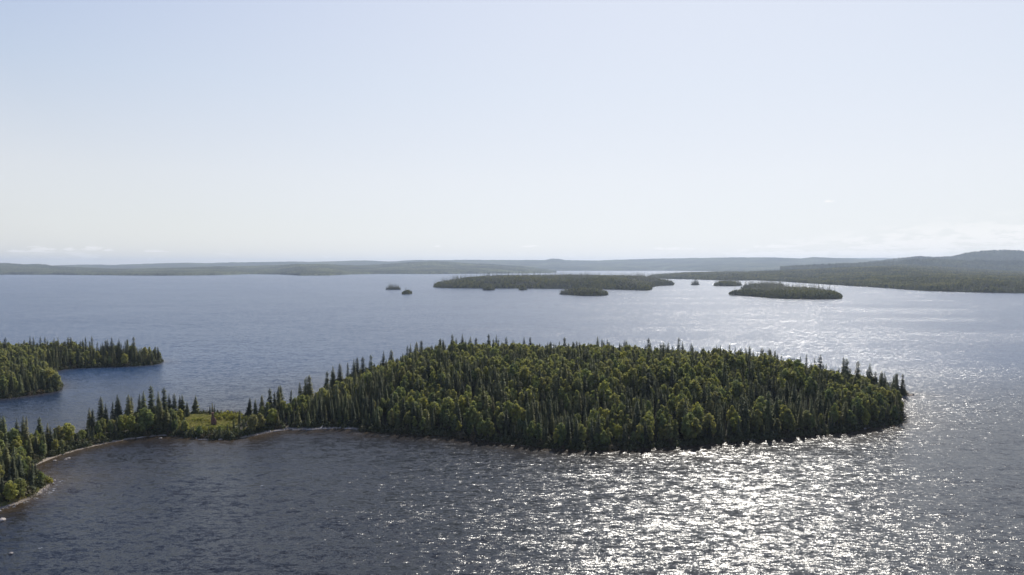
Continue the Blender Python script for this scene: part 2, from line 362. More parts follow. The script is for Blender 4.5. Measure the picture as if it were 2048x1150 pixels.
def quads(C, size, nrm, r, asp=1.0):
    """leaf sprays: one ragged quad per centre"""
    n = len(C); t = r.normal(size=(n, 3)); a = np.cross(nrm, t); a /= np.linalg.norm(a, axis=1)[:, None] + 1e-9
    b = np.cross(nrm, a); b /= np.linalg.norm(b, axis=1)[:, None] + 1e-9
    a *= size[:, None]; b *= size[:, None] * asp
    j = lambda: (1 + r.normal(size=(n, 1)) * .28)
    V = np.stack([C - a * j() - b * j() * .6, C + a * j() - b * j(), C + a * j() * .6 + b * j(), C - a * j() + b * j()], 1)
    return V.reshape(-1, 3), np.arange(n * 4).reshape(n, 4)
def birch(seed, h=10., rad=2.2, nl=8, nq=900, sz=.27):
    r = np.random.default_rng(seed)
    lobes = []
    for i in range(nl):
        t = (i + .5) / nl; z = h * (.24 + .68 * t)
        rr = rad * (1.0 - abs(t - .42) ** 1.4 * 1.3) * .55
        th = i * 2.4 + r.random(); k = rr * (1.05 if i < nl - 1 else .1) * r.uniform(.6, 1.25)
        lobes.append((math.cos(th) * k, math.sin(th) * k, z, max(rr * r.uniform(.75, 1.1), rad * .33)))
    C, Nn = [], []
    wsum = sum(l[3] ** 2 for l in lobes)
    for (x, y, z, lr) in lobes:
        n = int(nq * lr ** 2 / wsum)
        d = r.normal(size=(n, 3)); d[:, 2] = d[:, 2] * .9 + .25; d /= np.linalg.norm(d, axis=1)[:, None]
        rr = lr * (1 - r.random(n) ** 2 * .5)[:, None] * (1 + .22 * np.sin(d[:, :1] * 5 + x) * np.cos(d[:, 1:2] * 6 + y))
        C.append(np.array((x, y, z)) + d * rr * (1, 1, 1.15)); Nn.append(d + r.normal(size=(n, 3)) * .55)
    C = np.concatenate(C); Nn = np.concatenate(Nn)
    V, Q = quads(C, sz * r.uniform(.6, 1.35, len(C)), Nn, r)
    tp = []
    bend = r.normal(size=2) * .25
    pts = [(bend[0] * t * t, bend[1] * t * t, h * .92 * t) for t in np.linspace(0, 1, 6)]
    tp.append((*tube(pts, [.017 * h * (1 - .85 * t) for t in np.linspace(0, 1, 6)], 6), 0))
    for (x, y, z, lr) in lobes[:6]:
        tp.append((*tube([(0, 0, z - lr * 1.1 - .6), (x * .5, y * .5, z - lr * .5), (x, y, z + lr * .3)], [.06, .045, .015], 4), 0))
    return (V, Q), join(tp)
def spruce(seed, h=12., rad=1.7, step=.42, nb=8, club=.0, low=.08, taper=.85, gap=0.0):
    r = np.random.default_rng(seed)
    V, Q = [], []
    z = h * low
    while z < h * .985:
        t = (z / h - low) / (1 - low)
        rr = rad * ((1 - t) ** taper) * min(1, .6 + t * 3) + .22 * min(1, (1 - t) * 6) + club * 1.3 * math.exp(-((t - .90) / .06) ** 2)
        k = max(5, int(nb * (0.65 + .45 * (1 - t))))
        ph = r.random() * 6.28
        if r.random() < gap: z += step; continue
        for i in range(k):
            th = ph + 2 * math.pi * (i + r.uniform(-.3, .3)) / k; L = rr * r.uniform(.62, 1.15); dr = -.28 - .25 * (1 - t) + r.uniform(-.12, .12)
            d = np.array((math.cos(th), math.sin(th), 0)); s = np.array((-math.sin(th), math.cos(th), 0)); up = np.array((0, 0, 1.))
            wv = L * .36 + .10
            p0 = up * z; p1 = p0 + d * L * .55 + up * (dr * L * .5); p2 = p0 + d * L + up * (dr * L * .72)
            tw = up * r.uniform(-.12, .12) * L - up * .10 * L
            o = len(V)
            V += [p0 + s * .05, p0 - s * .05 + up * .05, p1 - s * wv + tw, p1 + up * .07 * L, p1 + s * wv + tw, p2 - s * wv * .35, p2 + s * wv * .35]
            Q += [(o, o + 1, o + 2, o + 3), (o + 1, o, o + 3, o + 4), (o + 3, o + 2, o + 5, o + 6), (o + 4, o + 3, o + 6)]
            # hanging twigs give the branch thickness
            o = len(V); V += [p0 + d * L * .25 - up * .05, p2 + up * .03, p2 - up * L * .16 - d * .1, p0 + d * L * .3 - up * (.26 * L + .1)]; Q += [(o, o + 1, o + 2, o + 3)]
        z += step * (.75 + .5 * (1 - t)) * r.uniform(.85, 1.15)
    o = len(V); V += [(0.09, 0, h * .93), (-.05, .08, h * .93), (-.05, -.08, h * .93), (0, 0, h)]; Q += [(o, o + 1, o + 3), (o + 1, o + 2, o + 3), (o + 2, o, o + 3)]
    tr = tube([(0, 0, 0), (0, 0, h * .4), (0, 0, h * .96)], [.013 * h, .009 * h, .02], 6)
    return (V, Q), (*tr, [0] * len(tr[1]))
def shrub(seed, h=1.6, rad=1.2, nq=260, sz=.15):
    r = np.random.default_rng(seed)
    d = r.normal(size=(nq, 3)); d[:, 2] = abs(d[:, 2]); d /= np.linalg.norm(d, axis=1)[:, None]
    lob = 1 + .3 * np.sin(np.arctan2(d[:, 1], d[:, 0]) * 3 + seed)[:, None]
    C = d * np.array((rad, rad, h)) * lob * (1 - r.random((nq, 1)) ** 2 * .5)
    V, Q = quads(C, sz * r.uniform(.6, 1.4, nq), d + r.normal(size=(nq, 3)) * .6, r)
    tp = [(*tube([(0, 0, 0), (math.cos(a) * rad * .3, math.sin(a) * rad * .3, h * .4), (math.cos(a) * rad * .6, math.sin(a) * rad * .6, h * .8)], [.05, .03, .012], 4), 0) for a in (0.3, 2.2, 4.4)]
    return (V, Q), join(tp)
KINDS = {}
def reg(kind, key, data, h, rad, m_crown, m_trunk):
    (V, Q), (tv, tf, _) = data
    cr = mesh(kind + '_crown', V, Q, [m_crown]); tk = mesh(kind + '_trunk', tv, tf, [m_trunk], smooth=True)
    jv, jf, mi = join([(V, [tuple(x) for x in Q], 0), (tv, tf, 1)])
    full = mesh(kind + '_whole', jv, jf, [m_crown, m_trunk], mi=mi)
    KINDS.setdefault(kind, []).append(dict(crown=cr, trunk=tk, full=full, h=h, rad=rad, key=key))
for i, (h, rd, nl) in enumerate(((10, 2.0, 9), (10, 2.5, 12), (10, 1.7, 9), (10, 2.2, 11), (10, 2.9, 14), (10, 1.9, 8))):
    reg('birch_tree', i, birch(100 + i, h, rd, nl, int(620 + rd * 260)), h, rd, M_BIRCH, M_BARKB)
for i, (h, rd, cl_, tp_, gp) in enumerate(((12, 1.5, .0, .85, 0), (12, 1.9, .15, .8, .04), (12, 1.4, .25, .7, .06), (12, 2.4, 0, 1.0, 0), (12, 1.15, .1, .75, .06), (12, 1.7, .3, .9, .05))):
    reg('spruce_tree', i, spruce(200 + i, h, rd, club=cl_, taper=tp_, gap=gp), h, rd, M_SPRUCE, M_BARKS)
for i, (h, rd) in enumerate(((12, 1.4), (12, 1.15), (12, 1.65))):
    reg('young_spruce', i, spruce(300 + i, h, rd, step=.45, nb=6, taper=.8), h, rd, M_SPRUCE, M_BARKS)
for i in range(4):
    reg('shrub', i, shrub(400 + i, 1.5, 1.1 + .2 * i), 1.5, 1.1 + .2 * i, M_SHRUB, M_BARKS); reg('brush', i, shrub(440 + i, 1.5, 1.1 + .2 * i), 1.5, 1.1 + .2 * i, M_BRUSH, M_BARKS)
far_meshes = []
for i in range(3):
    (V, Q), (tv, tf, _) = birch(500 + i, 12, 3.3, 6, 130, .75); far_meshes.append(mesh('far_birch', V, Q, [M_FARB]))
for i in range(3):
    (V, Q), _t = spruce(600 + i, 14, 1.9, step=1.3, nb=6); far_meshes.append(mesh('far_spruce', V, Q, [M_FARS]))
for i in range(2):
    (V, Q), _t = birch(520 + i, 12, 6.5, 10, 200, 1.1); far_meshes.append(mesh('far_clump', V, Q, [M_FARB]))

# ---------------------------------------------------------------- scatter through geometry nodes (only for masses nobody could count)
def source_collection(name, meshes):
    c = bpy.data.collections.new(name)
    for i, me in enumerate(meshes):
        o = bpy.data.objects.new('%s_%02d' % (name, i), me); c.objects.link(o)
    return c
def gn_group(coll):
    g = bpy.data.node_groups.new('scatter_' + coll.name, 'GeometryNodeTree')
    g.interface.new_socket('Geometry', in_out='INPUT', socket_type='NodeSocketGeometry'); g.interface.new_socket('Geometry', in_out='OUTPUT', socket_type='NodeSocketGeometry')
    a = g.nodes.new('NodeGroupInput'); b = g.nodes.new('NodeGroupOutput')
    ci = g.nodes.new('GeometryNodeCollectionInfo'); ci.inputs['Collection'].default_value = coll; ci.inputs['Separate Children'].default_value = True; ci.inputs['Reset Children'].default_value = True
    ip = g.nodes.new('GeometryNodeInstanceOnPoints'); ip.inputs['Pick Instance'].default_value = True
    def na(n, ty):
        x = g.nodes.new('GeometryNodeInputNamedAttribute'); x.data_type = ty; x.inputs['Name'].default_value = n; return x.outputs['Attribute']
    g.links.new(a.outputs[0], ip.inputs['Points']); g.links.new(ci.outputs[0], ip.inputs['Instance'])
    g.links.new(na('idx', 'INT'), ip.inputs['Instance Index']); g.links.new(na('rot', 'FLOAT_VECTOR'), ip.inputs['Rotation']); g.links.new(na('scl', 'FLOAT_VECTOR'), ip.inputs['Scale'])
    g.links.new(ip.outputs[0], b.inputs[0]); return g
def scatter(name, group, P3, idx, rot, scl):
    me = bpy.data.meshes.new(name); me.vertices.add(len(P3)); me.vertices.foreach_set('co', np.asarray(P3, np.float32).ravel())
    attr(me, 'idx', idx, 'INT'); attr(me, 'rot', rot, 'FLOAT_VECTOR'); attr(me, 'scl', scl, 'FLOAT_VECTOR')
    o = link(name, me); md = o.modifiers.new('scatter', 'NODES'); md.node_group = group
    return tag(o, kind='stuff')
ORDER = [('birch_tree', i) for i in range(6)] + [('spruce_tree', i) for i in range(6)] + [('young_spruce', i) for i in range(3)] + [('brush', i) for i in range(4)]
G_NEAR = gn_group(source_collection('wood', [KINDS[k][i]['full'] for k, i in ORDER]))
G_FAR = gn_group(source_collection('farwood', far_meshes))

# ---------------------------------------------------------------- near woods: every tree surveyed, the largest in view become objects
TREES = []   # kind, variant, x, y, z, height, widthscale, land, hand
def jgrid(pl, step):
    x0, y0 = pl.min(0); x1, y1 = pl.max(0)
    X, Y = np.meshgrid(np.arange(x0, x1, step), np.arange(y0, y1, step))
    X = X + rng.uniform(-.45, .45, X.shape) * step; Y = Y + rng.uniform(-.45, .45, Y.shape) * step
    return X.ravel(), Y.ravel()
EXTRA_AZ = 0.95
CAPE = P(1836, 790)
def fill(land, pl, gfun, step, hb, hs_):
    X, Y = jgrid(pl, step); Z, s = gfun(X, Y)
    k = (s > .3) & (np.hypot(X - CAPE[0], Y - CAPE[1]) > 9.5) & (np.abs(X) < EXTRA_AZ * Y + 12) & (sdf(CLEAR, X, Y) < 1.5)
    dB = np.minimum.reduce([dline(B, X, Y) for B in BEACHES]); k &= dB > 2.6
    X, Y, Z, s = X[k], Y[k], Z[k], s[k]
    mix = vnoise(X / 22 + 3, Y / 22 + 9, 3); hn = vnoise(X / 30 + 40, Y / 30, 2)
    for x, y, z, sd, m, n in zip(X, Y, Z, s, mix, hn):
        edge = .72 + .28 * min(1, sd / 9)
        if land == 'main': edge = edge + (1 - edge) * .7 * float(sstep(x, 40, 90)); edge *= .78 + .22 * float(sstep(x, -120, -40))
        u = rng.random()
        if u < .36 + 1.5 * (m - .47) - .16 * (sd < 12):
            TREES.append(['birch_tree', int(rng.integers(6)), x, y, z, hb * edge * rng.uniform(.70, 1.22) * (.80 + .4 * n), rng.uniform(.78, 1.08), land, False])
        elif u < .86:
            TREES.append(['young_spruce', int(rng.integers(3)), x, y, z, hs_ * .86 * edge * rng.uniform(.62, 1.18), rng.uniform(.9, 1.25), land, False])
        else:
            TREES.append(['spruce_tree', int(rng.integers(6)), x, y, z, hs_ * edge * rng.uniform(.95, 1.38), rng.uniform(.9, 1.2), land, False])
fill('main', MAIN, g_main, 2.75, 10.2, 11.0)
fill('north', NORTH, g_north, 3.0, 10.4, 11.4)
# the spruces that stand out in the photograph: tip pixel, land, depth along the sight line (base pixel row), width
TIPS_SKY = [(512, 795), (524, 788), (541, 774), (550, 782), (558, 769), (563, 767), (581, 777), (603, 762), (611, 752), (622, 747), (654, 740), (666, 720), (680, 719), (695, 723), (708, 707),
    (714, 710), (726, 704), (742, 691), (765, 692), (783, 682), (813, 674), (820, 668), (834, 668), (845, 665), (880, 667), (885, 662), (907, 664), (914, 661), (924, 659), (939, 654), (951, 673),
    (978, 660), (994, 665), (1013, 672), (1026, 677), (1047, 671), (1061, 672), (1130, 672), (1178, 684), (1196, 666), (1204, 668), (1215, 674), (1248, 678), (1252, 679), (1296, 664), (1356, 669),
    (1363, 669), (1383, 685), (1458, 679), (1491, 683), (1498, 684), (1523, 686), (1537, 692), (1541, 690), (1554, 706), (1613, 702), (1630, 714), (1687, 707), (1695, 708), (1714, 720), (1738, 725),
    (1750, 741), (1787, 748)]
def backrow(px):
    return float(np.interp(px, [500, 545, 600, 700, 800, 900, 1250, 1400, 1500, 1600, 1700, 1780, 1810], [836, 830, 812, 770, 743, 737, 738, 745, 755, 769, 785, 788, 789]))
def hand(land, px, ty, row, var, ws=1.0, kind='spruce_tree', hmin=4, hmax=17):
    x, y = P(px, row); gf = g_main if land == 'main' else g_north
    z = float(gf(np.array([x]), np.array([y]))[0][0]); 
    # height whose tip meets the sight line through the surveyed tip
    u, v = (px - CX) / F, (CY - ty) / F
    dz = (-math.sin(PITCH) + v * math.cos(PITCH)) / (math.cos(PITCH) + v * math.sin(PITCH))
    h = H + dz * y - z
    h = min(max(h, hmin), hmax)
    TREES.append([kind, var, float(x), float(y), max(z, 0.1), h, ws, land, True])
WIDE = {939: 3, 498: 3, 1738: 3, 1638: 1}
for i, (px, ty) in enumerate(TIPS_SKY):
    hand('main', px, ty, backrow(px) + 9 + rng.uniform(0, 9), WIDE.get(px, (0, 1, 2, 5, 0, 1, 4)[i % 7]), rng.uniform(1.1, 1.35))
hand('main', 498, 792, 845, 3, 1.15)
for px, ty, row in ((1167, 698, 800), (1265, 696, 790), (1366, 700, 790), (1393, 711, 815), (1504, 719, 822), (1638, 702, 806), (1726, 745, 838), (1450, 715, 830), (1761, 724, 812), (1768, 732, 815),
                    (1805, 746, 792), (966, 762, 858), (1005, 740, 845), (1080, 735, 840), (1535, 760, 866), (760, 745, 838), (640, 790, 852)):
    hand('main', px, ty, row, (1, 0, 5)[px % 3], 1.15)
for px, ty, row, v in ((204, 791, 862, 1), (212, 805, 864, 0), (225, 801, 858, 4), (235, 786, 858, 0), (240, 793, 862, 1), (258, 787, 858, 1), (264, 789, 852, 4), (279, 786, 852, 0), (288, 778, 856, 3),
                    (306, 768, 850, 2), (318, 780, 856, 0), (330, 772, 850, 2), (341, 785, 848, 0), (350, 785, 846, 1), (361, 788, 842, 0), (366, 785, 842, 3), (375, 800, 842, 3), (320, 800, 866, 1), (335, 806, 866, 0),
                    (180, 813, 872, 0), (187, 816, 876, 1), (2, 830, 912, 0), (9, 829, 914, 1), (35, 834, 910, 3), (47, 829, 910, 0), (53, 832, 914, 4), (80, 831, 906, 1), (95, 844, 904, 0), (103, 849, 906, 3),
                    (26, 903, 985, 0), (41, 907, 975, 1), (12, 880, 960, 0), (60, 872, 925, 1), (479, 818, 862, 4), (455, 846, 872, 0), (468, 840, 870, 3)):
    hand('main', px, ty, row, v, 1.15 if v != 3 else .95)
hand('main', 391, 788, 832, 3, 1.25); hand('main', 420, 808, 833, 0, 1.0, hmin=3); hand('main', 425.5, 803, 834, 4, 1.1, hmin=3); hand('main', 429, 807, 834, 4, 1.0, hmin=3)
for px, ty, row, v in ((9, 659, 728, 1), (61, 668, 726, 0), (70, 655, 727, 0), (82, 656, 726, 4), (89, 670, 726, 4), (109, 656, 729, 3), (118, 664, 728, 0), (137, 666, 727, 1), (144, 661, 728, 5), (172, 672, 726, 4),
                    (185, 668, 726, 4), (225, 661, 727, 3), (238, 675, 726, 0), (269, 667, 727, 5), (309, 694, 727, 0), (80, 715, 765, 0), (30, 725, 775, 1)):
    hand('north', px, ty, row, v, 1.1, hmax=18)
# leafy trees that stand out
for px, ty, row, v, ws in ((290, 815, 866, 4, 1.2), (300, 823, 868, 1, 1.1), (225, 838, 872, 4, 1.3), (205, 835, 874, 1, 1.1), (135, 845, 893, 4, 1.2), (120, 850, 897, 1, 1.2), (165, 858, 886, 4, 1.2),
                    (100, 735, 779, 4, 1.25), (112, 745, 780, 1, 1.1), (85, 738, 780, 1, 1.1), (40, 955, 1000, 4, 1.0), (20, 960, 1008, 1, 1.1), (545, 815, 857, 1, 1.2), (520, 825, 864, 3, 1.2), (505, 828, 868, 4, 1.1),
                    (440, 850, 872, 1, .9)):
    hand('main' if px not in (100, 112, 85) else 'north', px, ty, row, v, ws, 'birch_tree', hmin=3)
# thin out wild trees that crowd the hand-placed ones, or overtop the skyline near the clearing
HX = np.array([[t[2], t[3]] for t in TREES if t[8]])
TREES = [t for t in TREES if t[8] or np.min(np.hypot(HX[:, 0] - t[2], HX[:, 1] - t[3])) > 1.7]
for t in TREES:
    if not t[8] and t[7] == 'main':
        px, py = PIX(t[2], t[3], t[4])
        if px < 520:
            lim = float(np.interp(px, [-200, 0, 60, 110, 150, 175, 230, 300, 370, 378, 470, 490, 520], [850, 850, 852, 858, 866, 850, 826, 818, 818, 850, 850, 832, 818]))
            base_y = py; 
            d = t[3]; hmaxp = (base_y - lim) * d / F
            t[5] = max(min(t[5], hmaxp * rng.uniform(.75, 1.1)), 2.2)
for t in TREES:
    if not t[8] and t[7] == 'main':
        px, py = PIX(t[2], t[3], 0)
        if px > 520 and py < backrow(px) + 34: t[5] *= .84
print('near trees', len(TREES))
# visibility survey: paint tree silhouettes front to back
W2, H2 = 1024, 575
buf = np.zeros((H2, W2), bool); vis = np.zeros(len(TREES))
for i in sorted(range(len(TREES)), key=lambda i: TREES[i][3]):
    k, v, x, y, z, h, ws, land, hd = TREES[i]
    px, py = PIX(x, y, z); _, ty = PIX(x, y, z + h); rp = KINDS[k][v]['rad'] * h / KINDS[k][v]['h'] * ws * F / y / 2
    px /= 2; py /= 2; ty /= 2
    a, b = int(max(ty, 0)), int(min(py, H2))
    for r_ in range(a, b):
        t = max((r_ - ty) / max(py - ty, 1), 0.0)
        hw = rp * (t ** .8 if k != 'birch_tree' else (math.sin(min(t * 1.5, 1) * math.pi * .85) if t < .62 else .1))
        c0, c1 = int(max(px - hw, 0)), int(min(px + hw + 1, W2))
        if c1 > c0:
            s = buf[r_, c0:c1]; vis[i] += (~s).sum(); s[:] = True
ORDN = ['', 'first', 'second', 'third', 'fourth', 'fifth', 'sixth', 'seventh', 'eighth', 'ninth', 'tenth', 'eleventh', 'twelfth', 'thirteenth', 'fourteenth', 'fifteenth', 'sixteenth', 'seventeenth', 'eighteenth', 'nineteenth']
TENS = {2: 'twent', 3: 'thirt', 4: 'fort', 5: 'fift', 6: 'sixt', 7: 'sevent', 8: 'eight', 9: 'ninet'}
def ordinal(n):
    if n < 20: return ORDN[n]
    if n >= 100: return 'hundred and ' + ordinal(n - 100) if n > 100 else 'hundredth'
    a, b = divmod(n, 10); return TENS[a] + ('ieth' if b == 0 else 'y-' + ORDN[b])
chosen = {}
for fam, kinds in (('birch_tree', ('birch_tree',)), ('spruce_tree', ('spruce_tree', 'young_spruce'))):
    c = [i for i in range(len(TREES)) if TREES[i][0] in kinds and vis[i] >= 3]
    c.sort(key=lambda i: -(vis[i] + (400 if TREES[i][8] else 0)))
    for i in c[:298]: chosen[i] = fam
print('chosen', len(chosen), 'smallest', min(vis[i] for i in chosen))
# zone of each chosen tree, then its place from the left within the zone
def zone(i):
    k, v, x, y, z, h, ws, land, hd = TREES[i]; px, py = PIX(x, y, 0)
    if land == 'north': return ('on the upper peninsula at the left edge' if py < 742 else 'on the lower peninsula at the left edge')
    if px < 130: return 'on the nearest point at lower left' if py > 930 else 'behind the sandy beach at far left'
    if px < 372: return 'on the wooded neck left of the clearing'
    if px < 500: return 'around the grassy clearing'
    s = float(sdf(MAIN, np.array([x]), np.array([y]))[0]); back = py < backrow(px) + 24
    if hd and back: return "breaking the large island's skyline"
    if back: return 'along the far crest of the large island'
    fr = np.interp(px, [500, 700, 1130, 1500, 1800], [874, 858, 897, 880, 848]) - py
    if fr < 14: return "on the large island's near shore"
    if fr < 45: return "on the large island's lower slope"
    if fr < 85: return 'halfway up the large island'
    return 'on the upper slope of the large island'
zones = {}
for i in chosen: zones.setdefault((chosen[i], zone(i)), []).append(i)
used = set()
TINTB = [('yellow-green', (1.14, 1.12, .85)), ('mid-green', (.95, 1.0, 1.0)), ('olive-green', (1.0, .96, .95)), ('deep green', (.78, .88, .92))]
TINTS = [('dark', (.68, .72, .85)), ('dark green', (.95, 1.0, 1.0)), ('dusty green', (1.25, 1.15, 1.1)), ('blackish', (.6, .65, .75))]
for (fam, zn), L in sorted(zones.items()):
    L.sort(key=lambda i: PIX(TREES[i][2], TREES[i][3], 0)[0])
    for n, i in enumerate(L):
        k, v, x, y, z, h, ws, land, hd = TREES[i]; K = KINDS[k][v]
        tn, tc_ = (TINTB if fam == 'birch_tree' else TINTS)[int(rng.integers(4))]
        size = ('low' if h < 6 else 'tall' if h > 11.5 else '')
        if fam == 'spruce_tree': form = 'broad' if K['rad'] * ws > 2.1 else 'slender' if K['rad'] * ws < 1.25 else 'pointed'
        else: form = 'round-crowned' if K['rad'] * ws > 2.3 else 'narrow' if K['rad'] * ws < 1.9 else 'leafy'
        noun = 'birch' if fam == 'birch_tree' else 'spruce'
        lab = ' '.join(x for x in (size, tn, form, noun) if x) + ', ' + ordinal(n + 1) + ' from left ' + zn
        root = bpy.data.objects.new(fam, None); root.empty_display_size = 1; COL.objects.link(root)
        root.location = (x, y, z - .15); root.rotation_euler = (rng.normal() * .02, rng.normal() * .02, rng.uniform(0, 6.28)); s = h / K['h']; root.scale = (s * ws, s * ws, s)
        tag(root, lab, 'tree', ('birches ' if fam == 'birch_tree' else 'spruces ') + zn)
        for pn in ('crown', 'trunk'):
            c = bpy.data.objects.new(pn, K[pn]); COL.objects.link(c); c.parent = root; c.color = (*tc_, 1)
rest = [t for i, t in enumerate(TREES) if i not in chosen]
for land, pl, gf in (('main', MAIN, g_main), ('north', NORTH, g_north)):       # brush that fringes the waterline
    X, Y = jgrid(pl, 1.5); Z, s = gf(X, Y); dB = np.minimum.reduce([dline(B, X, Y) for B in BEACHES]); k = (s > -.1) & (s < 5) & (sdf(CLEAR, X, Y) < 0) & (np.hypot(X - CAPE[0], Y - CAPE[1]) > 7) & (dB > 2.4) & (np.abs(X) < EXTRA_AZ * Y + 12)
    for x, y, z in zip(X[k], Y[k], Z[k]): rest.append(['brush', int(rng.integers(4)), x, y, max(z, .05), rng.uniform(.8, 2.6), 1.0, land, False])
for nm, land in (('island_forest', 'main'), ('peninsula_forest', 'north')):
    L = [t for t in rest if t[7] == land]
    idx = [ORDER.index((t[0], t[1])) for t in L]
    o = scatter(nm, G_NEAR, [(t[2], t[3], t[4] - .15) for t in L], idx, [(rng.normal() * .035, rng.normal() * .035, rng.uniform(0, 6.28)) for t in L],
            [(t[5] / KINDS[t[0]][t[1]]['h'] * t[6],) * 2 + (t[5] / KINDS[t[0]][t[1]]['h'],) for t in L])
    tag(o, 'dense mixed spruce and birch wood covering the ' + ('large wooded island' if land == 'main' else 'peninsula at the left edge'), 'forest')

# ---------------------------------------------------------------- understorey, clearing, shore
def place_shrub(x, y, z, s, tint, label, var, group):
    K = KINDS['shrub'][var]
    root = bpy.data.objects.new('shrub', None); COL.objects.link(root); root.location = (x, y, z - .05); root.rotation_euler[2] = rng.uniform(0, 6.28); root.scale = (s, s, s * rng.uniform(.8, 1.2))
    tag(root, label, 'shrub', group)
    for pn, nn in (('crown', 'foliage'), ('trunk', 'stem')):
        c = bpy.data.objects.new(nn, K[pn]); COL.objects.link(c); c.parent = root; c.color = (*tint, 1)
def zmain(x, y): return float(g_main(np.array([x]), np.array([y]))[0][0])
BUSH = []
for px in np.linspace(380, 470, 13): BUSH.append((px + rng.uniform(-3, 3), 868 + rng.uniform(-2, 2), rng.uniform(1.0, 1.6), 'along the bank below the clearing'))
for px in np.linspace(388, 425, 7): BUSH.append((px, 852 + rng.uniform(-2, 3), rng.uniform(.7, 1.1), 'in the middle of the grassy clearing'))
for px in np.linspace(432, 476, 9): BUSH.append((px, 841 + rng.uniform(-3, 6), rng.uniform(1.2, 1.9), 'behind the stone chimney'))
for px in np.linspace(75, 98, 6): BUSH.append((px, 966 - (px - 75) * .2 + rng.uniform(-3, 5), rng.uniform(.6, 1.2), 'on the grassy tip of the nearest point'))
for px in np.linspace(130, 330, 15): BUSH.append((px, float(np.interp(px, [110, 150, 200, 250, 300, 345], [908, 894, 883, 873, 866, 865])) + rng.uniform(-1, 1), rng.uniform(.8, 1.5), 'behind the curved sandy beach'))
for px in (489, 497, 524, 533, 560, 590, 630, 680): BUSH.append((px, float(np.interp(px, [480, 510, 540, 575, 620, 700], [870, 865, 857, 852, 853, 851])), rng.uniform(.8, 1.3), 'behind the pebbly shore right of the clearing'))
BUSH.sort(key=lambda b: (b[3], b[0]))
cnt = {}
for px, py, s, wh in BUSH:
    cnt[wh] = cnt.get(wh, 0) + 1
    x, y = P(px, py); ti, tn = [((1.1, 1.1, .8), 'bright green'), ((.9, .95, .9), 'green'), ((1.2, 1.05, .8), 'yellowish')][int(rng.integers(3))]
    place_shrub(x, y, zmain(x, y), s, ti, f'{tn} bush, {ordinal(cnt[wh])} from left {wh}', int(rng.integers(4)), 'bushes ' + wh)
x, y = P(303, 864); place_shrub(x, y, zmain(x, y), 1.1, (1.6, .35, .6), 'reddish bush at the water edge below the neck of spruces', 1, None)
x, y = P(316, 866); place_shrub(x, y, zmain(x, y), .7, (1.7, .7, .9), 'rusty pink bush just right of the reddish bush', 2, None)

# grass of the clearing: tufts
r = np.random.default_rng(5)
V = []; Q = []
for k in range(26):
    a = r.uniform(0, 6.28); d = np.array((math.cos(a), math.sin(a), 0)) * r.uniform(.1, .5); b = r.normal(size=3) * (.25, .25, 0)
    s = np.array((-d[1], d[0], 0)); s = s / (np.linalg.norm(s)) * .07; hh = r.uniform(.3, .6); o = len(V)
    V += [b - s, b + s, b + d * .6 + s * .7 + np.array((0, 0, hh)), b + d * .6 - s * .7 + np.array((0, 0, hh))]; Q.append((o, o + 1, o + 2, o + 3))
M_GRASS = leaf_mat('grass_blades', [(0, (.20, .22, .075)), (.6, (.32, .31, .12)), (1, (.42, .35, .19))], .4)
G_GRASS = gn_group(source_collection('tuft', [mesh('tuft', V, Q, [M_GRASS])]))
X, Y = jgrid(CLEAR, .62); k = sdf(CLEAR, X, Y) > -1.5; X, Y = X[k], Y[k]
TX, TY = jgrid(np.array([P(60, 1000), P(108, 950), P(-20, 1030)]), .7); sd = sdf(MAIN, TX, TY); k = (sd > 2.2) & (sd < 8); X = np.append(X, TX[k]); Y = np.append(Y, TY[k])
Z = g_main(X, Y)[0]
o = scatter('grass', G_GRASS, np.stack([X, Y, Z], 1), np.zeros(len(X)), np.stack([X * 0, X * 0, rng.uniform(0, 6.28, len(X))], 1), np.repeat(rng.uniform(.6, 1.5, len(X)), 3))
tag(o, 'tall yellow-green grass in the clearing and on the near point', 'grass')

def rock_mesh(seed, n=2):
    bm = bmesh.new(); bmesh.ops.create_icosphere(bm, subdivisions=n, radius=.5); r = np.random.default_rng(seed); k = r.normal(size=(4, 3)) * 2.2
    for v in bm.verts:
        s = 1 + sum(.10 * math.sin(v.co.x * a + v.co.y * b + v.co.z * c) for a, b, c in k); v.co *= s; v.co.z *= .65
    me = bpy.data.meshes.new('rock'); bm.to_mesh(me); bm.free(); me.materials.append(M_ROCK); return me
ROCKS = [rock_mesh(i) for i in range(5)]
PEB = [rock_mesh(20 + i, 1) for i in range(4)]
G_PEB = gn_group(source_collection('pebble', PEB))
pp, ss = [], []
def along(B, n, spread, smin, smax, bias=0.):
    seg = np.hypot(*np.diff(B, axis=0).T); cum = np.concatenate([[0], np.cumsum(seg)])
    for _ in range(n):
        t = rng.uniform(0, cum[-1]); i = min(np.searchsorted(cum, t) - 1, len(seg) - 1); i = max(i, 0)
        p = B[i] + (B[i + 1] - B[i]) * (t - cum[i]) / seg[i] + rng.normal(size=2) * spread
        p = p + np.array((0, bias)); z = zmain(*p)
        if z > -.35: pp.append((p[0], p[1], z + .03)); ss.append(rng.uniform(smin, smax) * (1 + 1.2 * (rng.random() < .08)))
along(BEACHES[0][:6], 420, .7, .15, .42); along(BEACHES[0][6:], 160, .7, .12, .32); along(BEACHES[1][2:], 620, .9, .25, .65); along(np.array([P(345, 872), P(390, 877), P(440, 879), P(488, 876)]), 45, .5, .25, .5); along(BEACHES[2], 80, .6, .25, .6)
along(np.array([P(x, y) for x, y in ((760, 863), (870, 869), (990, 882), (1110, 896), (1260, 897), (1420, 886), (1580, 873), (1720, 858), (1800, 847))]), 220, .7, .3, .8)
o = scatter('pebbles', G_PEB, pp, rng.integers(0, 4, len(pp)), rng.uniform(0, 6.28, (len(pp), 3)), np.repeat(ss, 3)); tag(o, 'pale stones and pebbles strewn along the waterline', 'stones')

